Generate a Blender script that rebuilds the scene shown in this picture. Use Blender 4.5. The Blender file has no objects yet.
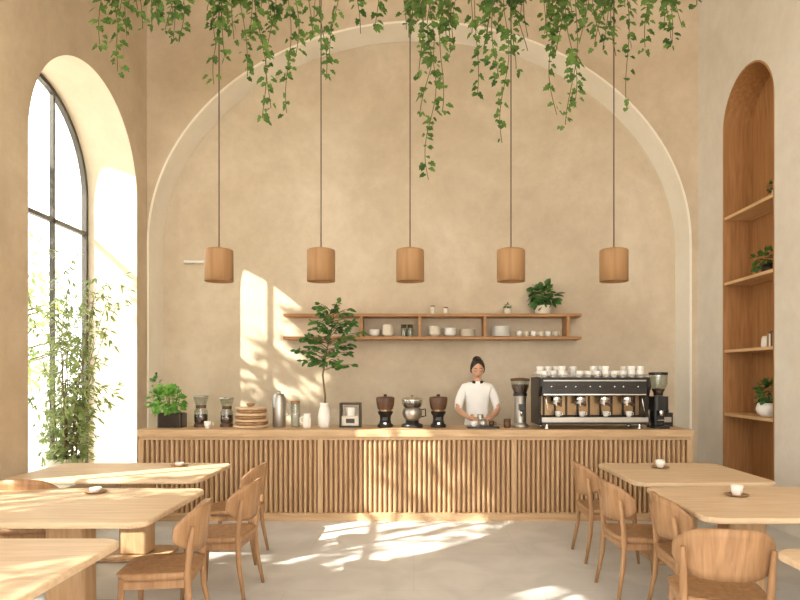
import bpy, bmesh, math, random
from mathutils import Vector, Matrix
random.seed(7)
scene = bpy.context.scene
COL = scene.collection

# ------------------------------------------------------------------ colour / materials
def lin(c):
    out = []
    for v in c:
        v = v/255.0
        out.append(v/12.92 if v <= 0.04045 else ((v+0.055)/1.055)**2.4)
    return tuple(out) + (1.0,)

def new_mat(name):
    m = bpy.data.materials.new(name); m.use_nodes = True
    return m, m.node_tree, m.node_tree.nodes['Principled BSDF']

def plain(name, c, rough=0.5, metal=0.0, var=0.06, scale=12, spec=0.5, emit=None, estr=0):
    m, nt, b = new_mat(name)
    tc = nt.nodes.new('ShaderNodeTexCoord')
    n = nt.nodes.new('ShaderNodeTexNoise'); n.inputs['Scale'].default_value = scale
    n.inputs['Detail'].default_value = 4
    nt.links.new(tc.outputs['Object'], n.inputs['Vector'])
    r = nt.nodes.new('ShaderNodeValToRGB')
    base = lin(c)
    r.color_ramp.elements[0].position = 0.3; r.color_ramp.elements[1].position = 0.7
    r.color_ramp.elements[0].color = tuple(max(0, v*(1-var)) for v in base[:3]) + (1,)
    r.color_ramp.elements[1].color = tuple(min(1, v*(1+var)) for v in base[:3]) + (1,)
    nt.links.new(n.outputs['Fac'], r.inputs['Fac'])
    nt.links.new(r.outputs['Color'], b.inputs['Base Color'])
    b.inputs['Roughness'].default_value = rough
    b.inputs['Metallic'].default_value = metal
    b.inputs['Specular IOR Level'].default_value = spec
    if emit:
        b.inputs['Emission Color'].default_value = lin(emit)
        b.inputs['Emission Strength'].default_value = estr
    return m

def wood(name, dark, light, axis='x', scale=5.0, rough=0.5):
    m, nt, b = new_mat(name)
    tc = nt.nodes.new('ShaderNodeTexCoord'); mp = nt.nodes.new('ShaderNodeMapping')
    s = {'x': (0.5, 6, 6), 'y': (6, 0.5, 6), 'z': (6, 6, 0.5)}[axis]
    mp.inputs['Scale'].default_value = s
    n = nt.nodes.new('ShaderNodeTexNoise'); n.inputs['Scale'].default_value = scale
    n.inputs['Detail'].default_value = 6; n.inputs['Distortion'].default_value = 0.6
    r = nt.nodes.new('ShaderNodeValToRGB')
    r.color_ramp.elements[0].position = 0.3; r.color_ramp.elements[1].position = 0.68
    r.color_ramp.elements[0].color = lin(dark); r.color_ramp.elements[1].color = lin(light)
    nt.links.new(tc.outputs['Object'], mp.inputs['Vector'])
    nt.links.new(mp.outputs['Vector'], n.inputs['Vector'])
    nt.links.new(n.outputs['Fac'], r.inputs['Fac'])
    nt.links.new(r.outputs['Color'], b.inputs['Base Color'])
    bp = nt.nodes.new('ShaderNodeBump'); bp.inputs['Strength'].default_value = 0.08
    bp.inputs['Distance'].default_value = 0.01
    nt.links.new(n.outputs['Fac'], bp.inputs['Height']); nt.links.new(bp.outputs['Normal'], b.inputs['Normal'])
    b.inputs['Roughness'].default_value = rough
    b.inputs['Specular IOR Level'].default_value = 0.35
    return m

def plaster(name, dark, mid, light, sc=0.7):
    m, nt, b = new_mat(name)
    tc = nt.nodes.new('ShaderNodeTexCoord')
    n1 = nt.nodes.new('ShaderNodeTexNoise'); n1.inputs['Scale'].default_value = sc
    n1.inputs['Detail'].default_value = 11; n1.inputs['Roughness'].default_value = 0.68
    n1.inputs['Distortion'].default_value = 0.3
    n2 = nt.nodes.new('ShaderNodeTexNoise'); n2.inputs['Scale'].default_value = 5
    n2.inputs['Detail'].default_value = 10; n2.inputs['Roughness'].default_value = 0.75
    mx = nt.nodes.new('ShaderNodeMath'); mx.operation = 'MULTIPLY_ADD'
    mx.inputs[1].default_value = 0.4
    r = nt.nodes.new('ShaderNodeValToRGB')
    e = r.color_ramp.elements
    e[0].position = 0.50; e[0].color = lin(dark)
    e[1].position = 0.88; e[1].color = lin(light)
    k = e.new(0.70); k.color = lin(mid)
    nt.links.new(tc.outputs['Object'], n1.inputs['Vector']); nt.links.new(tc.outputs['Object'], n2.inputs['Vector'])
    nt.links.new(n2.outputs['Fac'], mx.inputs[0]); nt.links.new(n1.outputs['Fac'], mx.inputs[2])
    nt.links.new(mx.outputs[0], r.inputs['Fac']); nt.links.new(r.outputs['Color'], b.inputs['Base Color'])
    bp = nt.nodes.new('ShaderNodeBump'); bp.inputs['Strength'].default_value = 0.4; bp.inputs['Distance'].default_value = 0.03
    nt.links.new(mx.outputs[0], bp.inputs['Height']); nt.links.new(bp.outputs['Normal'], b.inputs['Normal'])
    b.inputs['Roughness'].default_value = 0.9
    b.inputs['Specular IOR Level'].default_value = 0.15
    return m

def floor_material():
    m, nt, b = new_mat('floor_stone')
    tc = nt.nodes.new('ShaderNodeTexCoord')
    br = nt.nodes.new('ShaderNodeTexBrick')
    br.inputs['Scale'].default_value = 1.0
    br.inputs['Brick Width'].default_value = 1.9; br.inputs['Row Height'].default_value = 0.95
    br.inputs['Mortar Size'].default_value = 0.003
    br.inputs['Color1'].default_value = lin((218, 216, 213)); br.inputs['Color2'].default_value = lin((214, 212, 208))
    br.inputs['Mortar'].default_value = lin((202, 199, 194))
    n = nt.nodes.new('ShaderNodeTexNoise'); n.inputs['Scale'].default_value = 2.2; n.inputs['Detail'].default_value = 8
    n.inputs['Distortion'].default_value = 0.8
    r = nt.nodes.new('ShaderNodeValToRGB')
    r.color_ramp.elements[0].position = 0.35; r.color_ramp.elements[0].color = (0.82, 0.82, 0.82, 1)
    r.color_ramp.elements[1].position = 0.65; r.color_ramp.elements[1].color = (1, 1, 1, 1)
    mx = nt.nodes.new('ShaderNodeMixRGB'); mx.blend_type = 'MULTIPLY'; mx.inputs['Fac'].default_value = 1
    nt.links.new(tc.outputs['Object'], br.inputs['Vector']); nt.links.new(tc.outputs['Object'], n.inputs['Vector'])
    nt.links.new(n.outputs['Fac'], r.inputs['Fac'])
    nt.links.new(br.outputs['Color'], mx.inputs['Color1']); nt.links.new(r.outputs['Color'], mx.inputs['Color2'])
    nt.links.new(mx.outputs['Color'], b.inputs['Base Color'])
    b.inputs['Roughness'].default_value = 0.42
    return m

def glass_thin(name, tint=(235, 240, 238), gloss=0.1):
    m = bpy.data.materials.new(name); m.use_nodes = True
    nt = m.node_tree; nt.nodes.clear()
    o = nt.nodes.new('ShaderNodeOutputMaterial'); t = nt.nodes.new('ShaderNodeBsdfTransparent')
    g = nt.nodes.new('ShaderNodeBsdfGlossy'); g.inputs['Roughness'].default_value = 0.03
    t.inputs['Color'].default_value = lin(tint)
    mx = nt.nodes.new('ShaderNodeMixShader'); mx.inputs['Fac'].default_value = gloss
    nt.links.new(t.outputs[0], mx.inputs[1]); nt.links.new(g.outputs[0], mx.inputs[2])
    nt.links.new(mx.outputs[0], o.inputs['Surface'])
    return m

def leafmat(name, dark, light, scale=6):
    m, nt, b = new_mat(name)
    tc = nt.nodes.new('ShaderNodeTexCoord')
    n = nt.nodes.new('ShaderNodeTexNoise'); n.inputs['Scale'].default_value = scale
    r = nt.nodes.new('ShaderNodeValToRGB')
    r.color_ramp.elements[0].position = 0.35; r.color_ramp.elements[1].position = 0.65
    r.color_ramp.elements[0].color = lin(dark); r.color_ramp.elements[1].color = lin(light)
    nt.links.new(tc.outputs['Object'], n.inputs['Vector']); nt.links.new(n.outputs['Fac'], r.inputs['Fac'])
    nt.links.new(r.outputs['Color'], b.inputs['Base Color'])
    b.inputs['Roughness'].default_value = 0.5
    tr = nt.nodes.new('ShaderNodeBsdfTranslucent'); nt.links.new(r.outputs['Color'], tr.inputs['Color'])
    mx = nt.nodes.new('ShaderNodeMixShader'); mx.inputs['Fac'].default_value = 0.35
    out = nt.nodes['Material Output']
    nt.links.new(b.outputs[0], mx.inputs[1]); nt.links.new(tr.outputs[0], mx.inputs[2])
    nt.links.new(mx.outputs[0], out.inputs['Surface'])
    return m

M = {}
M['plaster'] = plaster('plaster_tan', (192, 173, 147), (206, 188, 162), (218, 201, 177))
M['plaster_in'] = plaster('plaster_recess', (197, 180, 156), (211, 195, 171), (224, 210, 188), 0.6)
M['plaster_r'] = plaster('plaster_pale', (213, 204, 190), (223, 215, 202), (231, 225, 213))
M['plaster_lit'] = plaster('plaster_cream_lit', (240, 232, 216), (245, 238, 224), (249, 243, 231))  # cream with raised albedo, so the arch rim looks lit
M['reveal'] = plaster('plaster_reveal', (216, 202, 180), (224, 211, 190), (231, 219, 200))
M['floor'] = floor_material()
M['ceil'] = plaster('ceiling_plaster', (222, 212, 196), (230, 221, 206), (236, 228, 214))
M['wood'] = wood('oak_x', (184, 150, 112), (210, 178, 140), 'x')
M['woodz'] = wood('oak_z', (180, 146, 108), (208, 174, 136), 'z')
M['woodback'] = wood('counter_backing_shaded', (120, 86, 56), (146, 108, 74), 'z')  # backing darkened so the gaps between slats read as deeper shade
M['woodchair'] = wood('chair_oak', (148, 110, 76), (180, 140, 102), 'z', 5, 0.45)
M['table'] = wood('table_oak', (202, 172, 138), (224, 198, 166), 'x', 4, 0.5)
M['niche'] = wood('niche_oak', (152, 106, 64), (178, 130, 84), 'z', 4)
M['nshelf'] = wood('niche_shelf_oak', (200, 160, 114), (220, 182, 136), 'y', 4)
M['shelfw'] = wood('wall_shelf_oak', (162, 118, 76), (188, 142, 96), 'x', 4)
M['cork'] = wood('pendant_oak', (154, 116, 78), (172, 134, 94), 'z', 3, 0.6)
M['black'] = plain('black_plastic', (28, 25, 24), 0.35)
M['dark'] = plain('dark_metal', (58, 50, 44), 0.4, 0.6)
M['frame'] = plain('bronze_frame', (84, 80, 74), 0.45, 0.3)
M['chrome'] = plain('chrome', (210, 207, 202), 0.18, 1.0)
M['steel'] = plain('brushed_steel', (180, 176, 170), 0.35, 0.9)
M['brass'] = plain('brass', (150, 124, 92), 0.35, 0.9)
M['white'] = plain('white_ceramic', (242, 239, 233), 0.3, 0, 0.02)
M['cream'] = plain('cream_ceramic', (228, 218, 200), 0.45, 0, 0.04)
M['coffee'] = plain('coffee_beans', (70, 42, 26), 0.6, 0, 0.3, 60)
M['brownwood'] = plain('walnut', (92, 62, 42), 0.45, 0, 0.15, 30)
M['soil'] = plain('soil', (56, 40, 28), 0.9, 0, 0.3, 40)
M['stem'] = plain('plant_stem', (110, 92, 58), 0.7)
M['vine'] = plain('vine_stem', (96, 92, 50), 0.7)
M['cord'] = plain('lamp_cord', (78, 58, 42), 0.6)
M['bulb'] = plain('lamp_bulb', (255, 226, 180), 0.4, 0, 0, 5, 0.5, (255, 214, 160), 1.0)
M['ivy'] = leafmat('ivy_leaf', (56, 92, 38), (116, 150, 72), 5)
M['green'] = leafmat('plant_leaf', (44, 88, 42), (96, 142, 68), 8)
M['basil'] = leafmat('herb_leaf', (82, 148, 52), (146, 200, 92), 12)
M['bamboo'] = leafmat('bamboo_leaf', (130, 152, 86), (188, 198, 136), 5)
M['glass'] = glass_thin('jar_glass', (226, 232, 228), 0.14)
M['pane'] = glass_thin('window_glass', (250, 252, 252), 0.05)
M['skin'] = plain('skin', (214, 166, 136), 0.5, 0, 0.03, 20)
M['lip'] = plain('lips', (168, 88, 78), 0.5)
M['hair'] = plain('dark_hair', (30, 21, 17), 0.45, 0, 0.2, 60)
M['shirt'] = plain('white_cotton', (250, 249, 247), 0.85, 0, 0.02, 15)
M['trouser'] = plain('dark_cotton', (44, 42, 44), 0.9, 0, 0.1, 15)
M['ground'] = plain('outdoor_paving', (216, 208, 196), 0.9, 0, 0.08, 1.5)

# ------------------------------------------------------------------ mesh builder
class MB:
    def __init__(s):
        s.v = []; s.f = []; s.mi = []; s.sm = []; s.mats = []
    def _m(s, m):
        m = M[m]
        if m not in s.mats: s.mats.append(m)
        return s.mats.index(m)
    def add(s, verts, faces, mat, smooth=False, T=None):
        o = len(s.v); k = s._m(mat)
        for p in verts:
            p = Vector(p)
            if T is not None: p = T @ p
            s.v.append(p)
        for f in faces:
            s.f.append([i+o for i in f]); s.mi.append(k); s.sm.append(smooth)
    def box(s, x0, x1, y0, y1, z0, z1, mat, T=None):
        v = [(x0,y0,z0),(x1,y0,z0),(x1,y1,z0),(x0,y1,z0),(x0,y0,z1),(x1,y0,z1),(x1,y1,z1),(x0,y1,z1)]
        f = [(3,2,1,0),(4,5,6,7),(0,1,5,4),(1,2,6,5),(2,3,7,6),(3,0,4,7)]
        s.add(v, f, mat, False, T)
    def lathe(s, prof, c, mat, seg=24, T=None, smooth=True, cap=True):
        v = []; f = []
        n = len(prof)
        for r, z in prof:
            for i in range(seg):
                a = 2*math.pi*i/seg
                v.append((c[0]+r*math.cos(a), c[1]+r*math.sin(a), c[2]+z))
        for j in range(n-1):
            for i in range(seg):
                i2 = (i+1) % seg
                f.append((j*seg+i, j*seg+i2, (j+1)*seg+i2, (j+1)*seg+i))
        s.add(v, f, mat, smooth, T)
        if cap:
            caps = []
            cv = []
            for j, rev in ((0, True), (n-1, False)):
                if prof[j][0] > 1e-4:
                    base = len(cv)
                    for i in range(seg):
                        a = 2*math.pi*i/seg
                        cv.append((c[0]+prof[j][0]*math.cos(a), c[1]+prof[j][0]*math.sin(a), c[2]+prof[j][1]))
                    idx = list(range(base, base+seg))
                    caps.append(idx[::-1] if rev else idx)
            if caps: s.add(cv, caps, mat, False, T)
    def ball(s, c, r, mat, seg=14, T=None):
        if not isinstance(r, (tuple, list)): r = (r, r, r)
        v = []; f = []; rings = max(6, seg//2+1)
        for j in range(rings+1):
            th = math.pi*j/rings
            for i in range(seg):
                a = 2*math.pi*i/seg
                v.append((c[0]+r[0]*math.sin(th)*math.cos(a), c[1]+r[1]*math.sin(th)*math.sin(a), c[2]-r[2]*math.cos(th)))
        for j in range(rings):
            for i in range(seg):
                i2 = (i+1) % seg
                f.append((j*seg+i, j*seg+i2, (j+1)*seg+i2, (j+1)*seg+i))
        s.add(v, f, mat, True, T)
    def tube(s, pts, rad, mat, seg=8, T=None, round_end=False):
        pts = [Vector(p) for p in pts]
        if not isinstance(rad, (list, tuple)): rad = [rad]*len(pts)
        rad = list(rad)
        if round_end:
            d = (pts[-1]-pts[-2]).normalized(); r = rad[-1]
            pts += [pts[-1]+d*r*0.6, pts[-1]+d*r*0.95]; rad += [r*0.75, r*0.25]
        v = []; f = []
        d0 = (pts[1]-pts[0]).normalized()
        up = Vector((0, 0, 1)) if abs(d0.z) < 0.9 else Vector((1, 0, 0))
        side = d0.cross(up).normalized()
        for i, p in enumerate(pts):
            if i == 0: d = pts[1]-pts[0]
            elif i == len(pts)-1: d = pts[-1]-pts[-2]
            else: d = (pts[i+1]-pts[i-1])
            d.normalize()
            side = (side - d*side.dot(d)).normalized(); w = d.cross(side)
            for k in range(seg):
                a = 2*math.pi*k/seg
                v.append(p+(side*math.cos(a)+w*math.sin(a))*rad[i])
        for i in range(len(pts)-1):
            for k in range(seg):
                k2 = (k+1) % seg
                f.append((i*seg+k, i*seg+k2, (i+1)*seg+k2, (i+1)*seg+k))
        f.append(tuple(range(seg))[::-1]); f.append(tuple((len(pts)-1)*seg+k for k in range(seg)))
        s.add(v, f, mat, True, T)
    def prism(s, pts, a0, a1, axis, mat, T=None):
        n = len(pts)
        def P(u, w, a):
            return {'x': (a, u, w), 'y': (u, a, w), 'z': (u, w, a)}[axis]
        v = [P(u, w, a0) for u, w in pts] + [P(u, w, a1) for u, w in pts]
        f = [tuple(range(n))[::-1], tuple(range(n, 2*n))]
        for i in range(n):
            j = (i+1) % n
            f.append((i, j, n+j, n+i))
        s.add(v, f, mat, False, T)
    def ring(s, po, pi_, a0, a1, axis, mat):
        n = len(po)
        def P(u, w, a):
            return {'x': (a, u, w), 'y': (u, a, w), 'z': (u, w, a)}[axis]
        v = [P(u, w, a0) for u, w in po]+[P(u, w, a0) for u, w in pi_]+[P(u, w, a1) for u, w in po]+[P(u, w, a1) for u, w in pi_]
        f = []
        for i in range(n):
            j = (i+1) % n
            f += [(i, n+i, n+j, j), (2*n+i, 2*n+j, 3*n+j, 3*n+i), (i, j, 2*n+j, 2*n+i), (n+i, 3*n+i, 3*n+j, n+j)]
        s.add(v, f, mat)
    def leaf(s, p, d, nrm, L, W, mat, ivy=False):
        d = Vector(d).normalized(); nrm = Vector(nrm)
        side = d.cross(nrm)
        if side.length < 1e-3: side = d.orthogonal()
        side.normalize(); nn = side.cross(d)
        p = Vector(p)
        if ivy:
            prof = [(0.0, 0.0), (-0.12, 0.28), (0.12, 0.5), (0.34, 0.34), (0.55, 0.44), (0.7, 0.2), (1.0, 0.0)]
            c = p + d*0.45*L + nn*0.06*L
            vs = [p+d*u*L+side*w*W for u, w in prof]+[p+d*u*L-side*w*W for u, w in prof[-2:0:-1]] + [c]
            n = len(vs)-1
            s.add(vs, [(i, (i+1) % n, n) for i in range(n)], mat)
        else:
            vs = [p, p+d*0.35*L+side*W*0.5-nn*0.05*L, p+d*0.7*L+side*W*0.36-nn*0.08*L, p+d*L-nn*0.15*L,
                  p+d*0.7*L-side*W*0.36-nn*0.08*L, p+d*0.35*L-side*W*0.5-nn*0.05*L, p+d*0.4*L+nn*0.03*L]
            s.add(vs, [(0,1,6),(1,2,6),(2,3,6),(3,4,6),(4,5,6),(5,0,6)], mat, True)
    def make(s, name, loc=(0,0,0), rotz=0, bevel=0, parent=None, bseg=2, scale=None):
        me = bpy.data.meshes.new(name)
        me.from_pydata([tuple(p) for p in s.v], [], s.f)
        for m in s.mats: me.materials.append(m)
        me.polygons.foreach_set('material_index', s.mi)
        me.polygons.foreach_set('use_smooth', s.sm)
        me.validate(); me.update()
        o = bpy.data.objects.new(name, me); COL.objects.link(o)
        o.location = loc; o.rotation_euler = (0, 0, rotz)
        if scale: o.scale = scale
        if bevel:
            b = o.modifiers.new('Bevel', 'BEVEL'); b.width = bevel; b.segments = bseg
            b.limit_method = 'ANGLE'; b.angle_limit = math.radians(40)
        if parent: o.parent = parent
        return o

def arch(uc, hw, z0, zs, rise, n=40):
    pts = [(uc-hw, z0), (uc+hw, z0)]
    for i in range(n+1):
        a = math.pi*i/n
        pts.append((uc+hw*math.cos(a), zs+rise*math.sin(a)))
    return pts

def rrect(w, d, r, n=6, cx=0, cy=0):
    pts = []
    for (sx, sy, a0) in ((1,1,0),(-1,1,90),(-1,-1,180),(1,-1,270)):
        for i in range(n+1):
            a = math.radians(a0+90*i/n)
            pts.append((cx+sx*(w/2-r)+r*math.cos(a), cy+sy*(d/2-r)+r*math.sin(a)))
    return pts

def fix_normals(o):
    bm = bmesh.new(); bm.from_mesh(o.data)
    bmesh.ops.remove_doubles(bm, verts=bm.verts, dist=1e-5)
    bmesh.ops.recalc_face_normals(bm, faces=bm.faces)
    bm.to_mesh(o.data); bm.free()

def bool_cut(obj, cutters):
    for c in cutters+[obj]: fix_normals(c)
    for c in cutters:
        m = obj.modifiers.new('b', 'BOOLEAN'); m.operation = 'DIFFERENCE'; m.object = c; m.solver = 'EXACT'
    dg = bpy.context.evaluated_depsgraph_get()
    me = bpy.data.meshes.new_from_object(obj.evaluated_get(dg))
    obj.modifiers.clear(); obj.data = me
    for c in cutters: bpy.data.objects.remove(c, do_unlink=True)
    return obj

def fol(mb, c, rad, n, L, W, mat, droop=0.2, ivy=False):
    for _ in range(n):
        while True:
            q = Vector((random.uniform(-1,1), random.uniform(-1,1), random.uniform(-1,1)))
            if 0.25 < q.length < 1: break
        p = Vector((c[0]+q.x*rad[0], c[1]+q.y*rad[1], c[2]+q.z*rad[2]))
        d = q.normalized()+Vector((random.uniform(-.6,.6), random.uniform(-.6,.6), random.uniform(-.6,.4)-droop))
        nrm = Vector((random.uniform(-.7,.7), random.uniform(-1,.3), 1))
        k = random.uniform(0.7, 1.2)
        mb.leaf(p, d, nrm, L*k, W*k, mat, ivy)

# ------------------------------------------------------------------ room shell
XL, XR, YA, YB, YF, ZC = -3.55, 3.77, 8.5, 9.0, -3.0, 7.0
b = MB(); b.box(-4.25, 4.2, YF-0.3, YB+0.3, -0.15, 0, 'floor'); b.make('floor')
b = MB(); b.box(-4.25, 4.2, YF-0.3, YB+0.3, ZC, ZC+0.2, 'ceil'); b.make('ceiling')
b = MB(); b.box(-4.25, 4.2, YB, YB+0.3, 0, ZC, 'plaster_in'); b.make('wall_back')

b = MB(); b.box(XL, XR, YA, YB, 0, ZC, 'plaster'); wa = b.make('wall_back_arch')
c = MB(); c.prism(arch(0.07, 3.6, -0.2, 3.36, 2.93, 72), YA-0.2, YB+0.2, 'y', 'plaster'); cc = c.make('cut')
bool_cut(wa, [cc])
wa.data.materials.append(M['plaster_lit'])
for p in wa.data.polygons:
    if abs(p.normal.y) < 0.5 and abs(p.center.x-0.07) < 3.61 and p.center.z < 6.4 and p.center.z > 0.01:
        p.material_index = len(wa.data.materials)-1  # soffit gets the brightened cream, light put into its colour
b = MB(); b.ring(arch(0.07, 3.615, 0.0, 3.36, 2.945, 72), arch(0.07, 3.585, 0.0, 3.36, 2.915, 72), YA-0.012, YA+0.05, 'y', 'plaster_lit'); b.make('rim_highlight_1')  # thin ring added as a painted highlight along the arch edge

WC = [7.045, 3.74, 0.44]
b = MB(); b.box(-4.25, XL, YF, YB, 0, ZC, 'plaster'); wl = b.make('wall_left')
cuts = []
for y in WC:
    c = MB(); c.prism(arch(y, 1.155, 0.45, 3.83, 1.155, 48), -4.6, -3.2, 'x', 'plaster'); cuts.append(c.make('cut'))
bool_cut(wl, cuts)
wl.data.materials.append(M['reveal'])
for p in wl.data.polygons:
    if abs(p.normal.x) < 0.5 and 0.3 < p.center.z < 5.2 and p.center.y > -2.9 and p.center.y < 8.9:
        p.material_index = len(wl.data.materials)-1
for i, y in enumerate(WC):
    b = MB()
    b.ring(arch(y, 1.15, 0.45, 3.83, 1.15, 48), arch(y, 1.10, 0.50, 3.83, 1.10, 48), -4.23, -4.17, 'x', 'frame')
    for u in (-0.385, 0.385):
        zt = 3.83+math.sqrt(1.12**2-u*u)
        b.box(-4.225, -4.175, y+u-0.018, y+u+0.018, 0.48, zt, 'frame')
    b.box(-4.225, -4.175, y-1.12, y+1.12, 3.37, 3.42, 'frame')
    b.prism(arch(y, 1.11, 0.49, 3.83, 1.11, 48), -4.203, -4.197, 'x', 'pane')
    b.make('window_%d' % (i+1))

NY, NW = 7.25, 0.555
b = MB(); b.box(XR, 4.25, YF, YB, 0, ZC, 'plaster_r'); wr = b.make('wall_right')
c = MB(); c.prism(arch(NY, NW, 0.08, 4.55, 0.555, 40), 3.4, 4.17, 'x', 'plaster_r'); bool_cut(wr, [c.make('cut')])
b = MB()
b.ring(arch(NY, NW, 0.08, 4.55, 0.555, 40), arch(NY, NW-0.02, 0.10, 4.55, 0.535, 40), XR-0.004, 4.17, 'x', 'niche')
b.prism(arch(NY, NW-0.01, 0.09, 4.55, 0.545, 40), 4.12, 4.165, 'x', 'niche')
for z in (3.51, 2.72, 1.905, 1.14):
    b.box(XR+0.005, 4.13, NY-NW+0.015, NY+NW-0.015, z-0.035, z, 'nshelf')
b.make('arched_niche_bookcase')

b = MB(); b.box(-4.25, 4.25, YF-0.3, YF, 0, ZC, 'plaster'); wf = b.make('wall_front')
c = MB(); c.box(-3.3, 3.5, YF-0.6, YF+0.3, 0.05, 6.6, 'plaster'); bool_cut(wf, [c.make('cut')])  # unseen storefront opening, added to let sky light fill the room
b = MB()
for x in (-3.28, -1.6, 0.1, 1.8, 3.48): b.box(x-0.03, x+0.03, YF-0.18, YF-0.12, 0.05, 6.6, 'frame')
for z in (0.08, 2.6, 4.6, 6.57): b.box(-3.3, 3.5, YF-0.18, YF-0.12, z-0.03, z+0.03, 'frame')
b.make('window_4')

b = MB(); b.box(-40, 40, -40, 40, -0.4, -0.16, 'ground'); b.make('ground_outside')

# ------------------------------------------------------------------ counter
CX0, CX1, CY0, CY1 = -3.03, 3.06, 7.0, 7.72
b = MB()
b.box(CX0, CX1, CY0, CY1, 0.925, 1.0, 'wood')
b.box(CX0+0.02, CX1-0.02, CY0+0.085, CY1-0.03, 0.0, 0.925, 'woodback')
b.box(CX0+0.0, CX1-0.0, CY0+0.01, CY0+0.09, 0.0, 0.085, 'wood')
b.box(CX0+0.01, CX1-0.01, CY0+0.035, CY0+0.088, 0.885, 0.925, 'wood')
st = [-3.0, -1.03, 1.10, 3.03]
for x in st: b.box(x-0.028, x+0.028, CY0+0.03, CY0+0.088, 0.085, 0.885, 'woodz')
for k in range(3):
    a0, a1 = st[k]+0.032, st[k+1]-0.032
    n = round((a1-a0)/0.054); w = (a1-a0)/n
    for i in range(n):
        cx = a0+w*(i+0.5); r = w*0.345
        pts = [(cx+r*math.cos(a), CY0+0.086-0.042*math.sin(a)**0.6) for a in [math.pi*q/6 for q in range(7)]]
        b.prism(pts[::-1], 0.085, 0.885, 'z', 'woodz')
b.make('bar_counter')

# ------------------------------------------------------------------ wall shelf
SY0, SY1 = 8.7, 8.998
b = MB()
b.box(-1.78, 2.28, SY0, SY1, 2.395, 2.435, 'shelfw'); b.box(-1.78, 2.28, SY0, SY1, 2.085, 2.125, 'shelfw')
for x in (-0.72, 0.08, 0.97, 2.1): b.box(x-0.02, x+0.02, SY0+0.01, SY1, 2.125, 2.395, 'shelfw')
b.make('wall_shelf', bevel=0.003)

# ------------------------------------------------------------------ pendants
for x in (-1.98, -0.944, -0.04, 0.985, 2.03):
    b = MB(); R = 0.142
    b.lathe([(R-0.012, 0.03), (R-0.012, 0), (R, 0), (R, 0.30), (R-0.004, 0.318), (R-0.02, 0.325), (0.02, 0.327), (0.018, 0.35), (0.004, 0.355)], (0, 0, 0), 'cork', 36, cap=False)
    b.lathe([(R-0.013, 0.0), (R-0.013, 0.31)], (0, 0, 0), 'cork', 36, cap=False)
    b.lathe([(0.0, 0.07), (0.03, 0.075), (0.045, 0.11), (0.04, 0.15), (0.02, 0.19), (0.02, 0.3)], (0, 0, 0), 'bulb', 16, cap=False)
    b.tube([(0, 0, 0.35), (0, 0, ZC-2.55)], 0.006, 'cord', 6)
    b.lathe([(0.05, ZC-2.58), (0.05, ZC-2.55)], (0, 0, 0), 'cord', 20)
    b.make('pendant_lamp', (x, 6.5, 2.55))

b = MB(); b.box(-0.17, 0.17, -0.09, -0.05, -0.018, 0.018, 'white'); b.box(-0.03, 0.03, -0.05, 0.0, -0.02, 0.02, 'white')
b.make('wall_bar', (-3.04, 8.999, 3.18), bevel=0.006)  # thin white bar on a short stub against the back wall

# ------------------------------------------------------------------ hanging ivy
b = MB()
b.box(-3.3, 3.1, -0.13, 0.13, 0, 0.03, 'woodz'); b.box(-3.3, 3.1, -0.15, -0.12, 0, 0.2, 'wood'); b.box(-3.3, 3.1, 0.12, 0.15, 0, 0.2, 'wood')
b.box(-3.3, -3.27, -0.15, 0.15, 0, 0.2, 'wood'); b.box(3.07, 3.1, -0.15, 0.15, 0, 0.2, 'wood')
b.box(-3.26, 3.06, -0.12, 0.12, 0.03, 0.16, 'soil')
for x in (-3.0, -1, 1, 2.8): b.tube([(x, 0, 0.16), (x, 0, ZC-5.55)], 0.008, 'frame', 6)
strands = [(-2.71,4.38),(-2.85,4.62),(-2.62,4.68),(-2.47,4.72),(-2.35,4.86),(-2.24,4.88),(-2.1,4.98),(-1.88,4.38),(-1.80,4.6),(-1.72,4.52),(-1.62,4.5),(-1.42,4.2),(-1.35,3.92),
 (-1.22,4.15),(-1.07,4.5),(-0.95,4.65),(-0.85,4.30),(-0.74,4.5),(-0.55,4.92),(-0.35,4.98),(-0.1,4.95),(0.0,4.75),(0.08,4.3),(0.15,3.48),(0.23,4.0),(0.1,4.1),(0.3,4.5),(0.42,4.75),
 (0.57,4.2),(0.66,4.6),(0.75,4.28),(0.87,3.86),(0.95,4.55),(1.05,4.7),(1.15,4.7),(1.3,4.5),(1.42,3.9),(1.36,4.1),(1.55,4.2),(1.7,4.6),(1.85,4.75),
 (1.95,4.7),(2.04,4.15),(2.12,4.55),(2.3,4.8),(2.45,4.85),(2.55,4.98)]
for i in range(26): strands.append((random.uniform(-0.1, 2.5), random.uniform(4.74, 5.05)))
for i in range(12): strands.append((random.uniform(-2.85, -2.2), random.uniform(4.76, 5.05)))
for i in range(10): strands.append((random.uniform(-1.9, -0.7), random.uniform(4.75, 5.05)))
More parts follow.
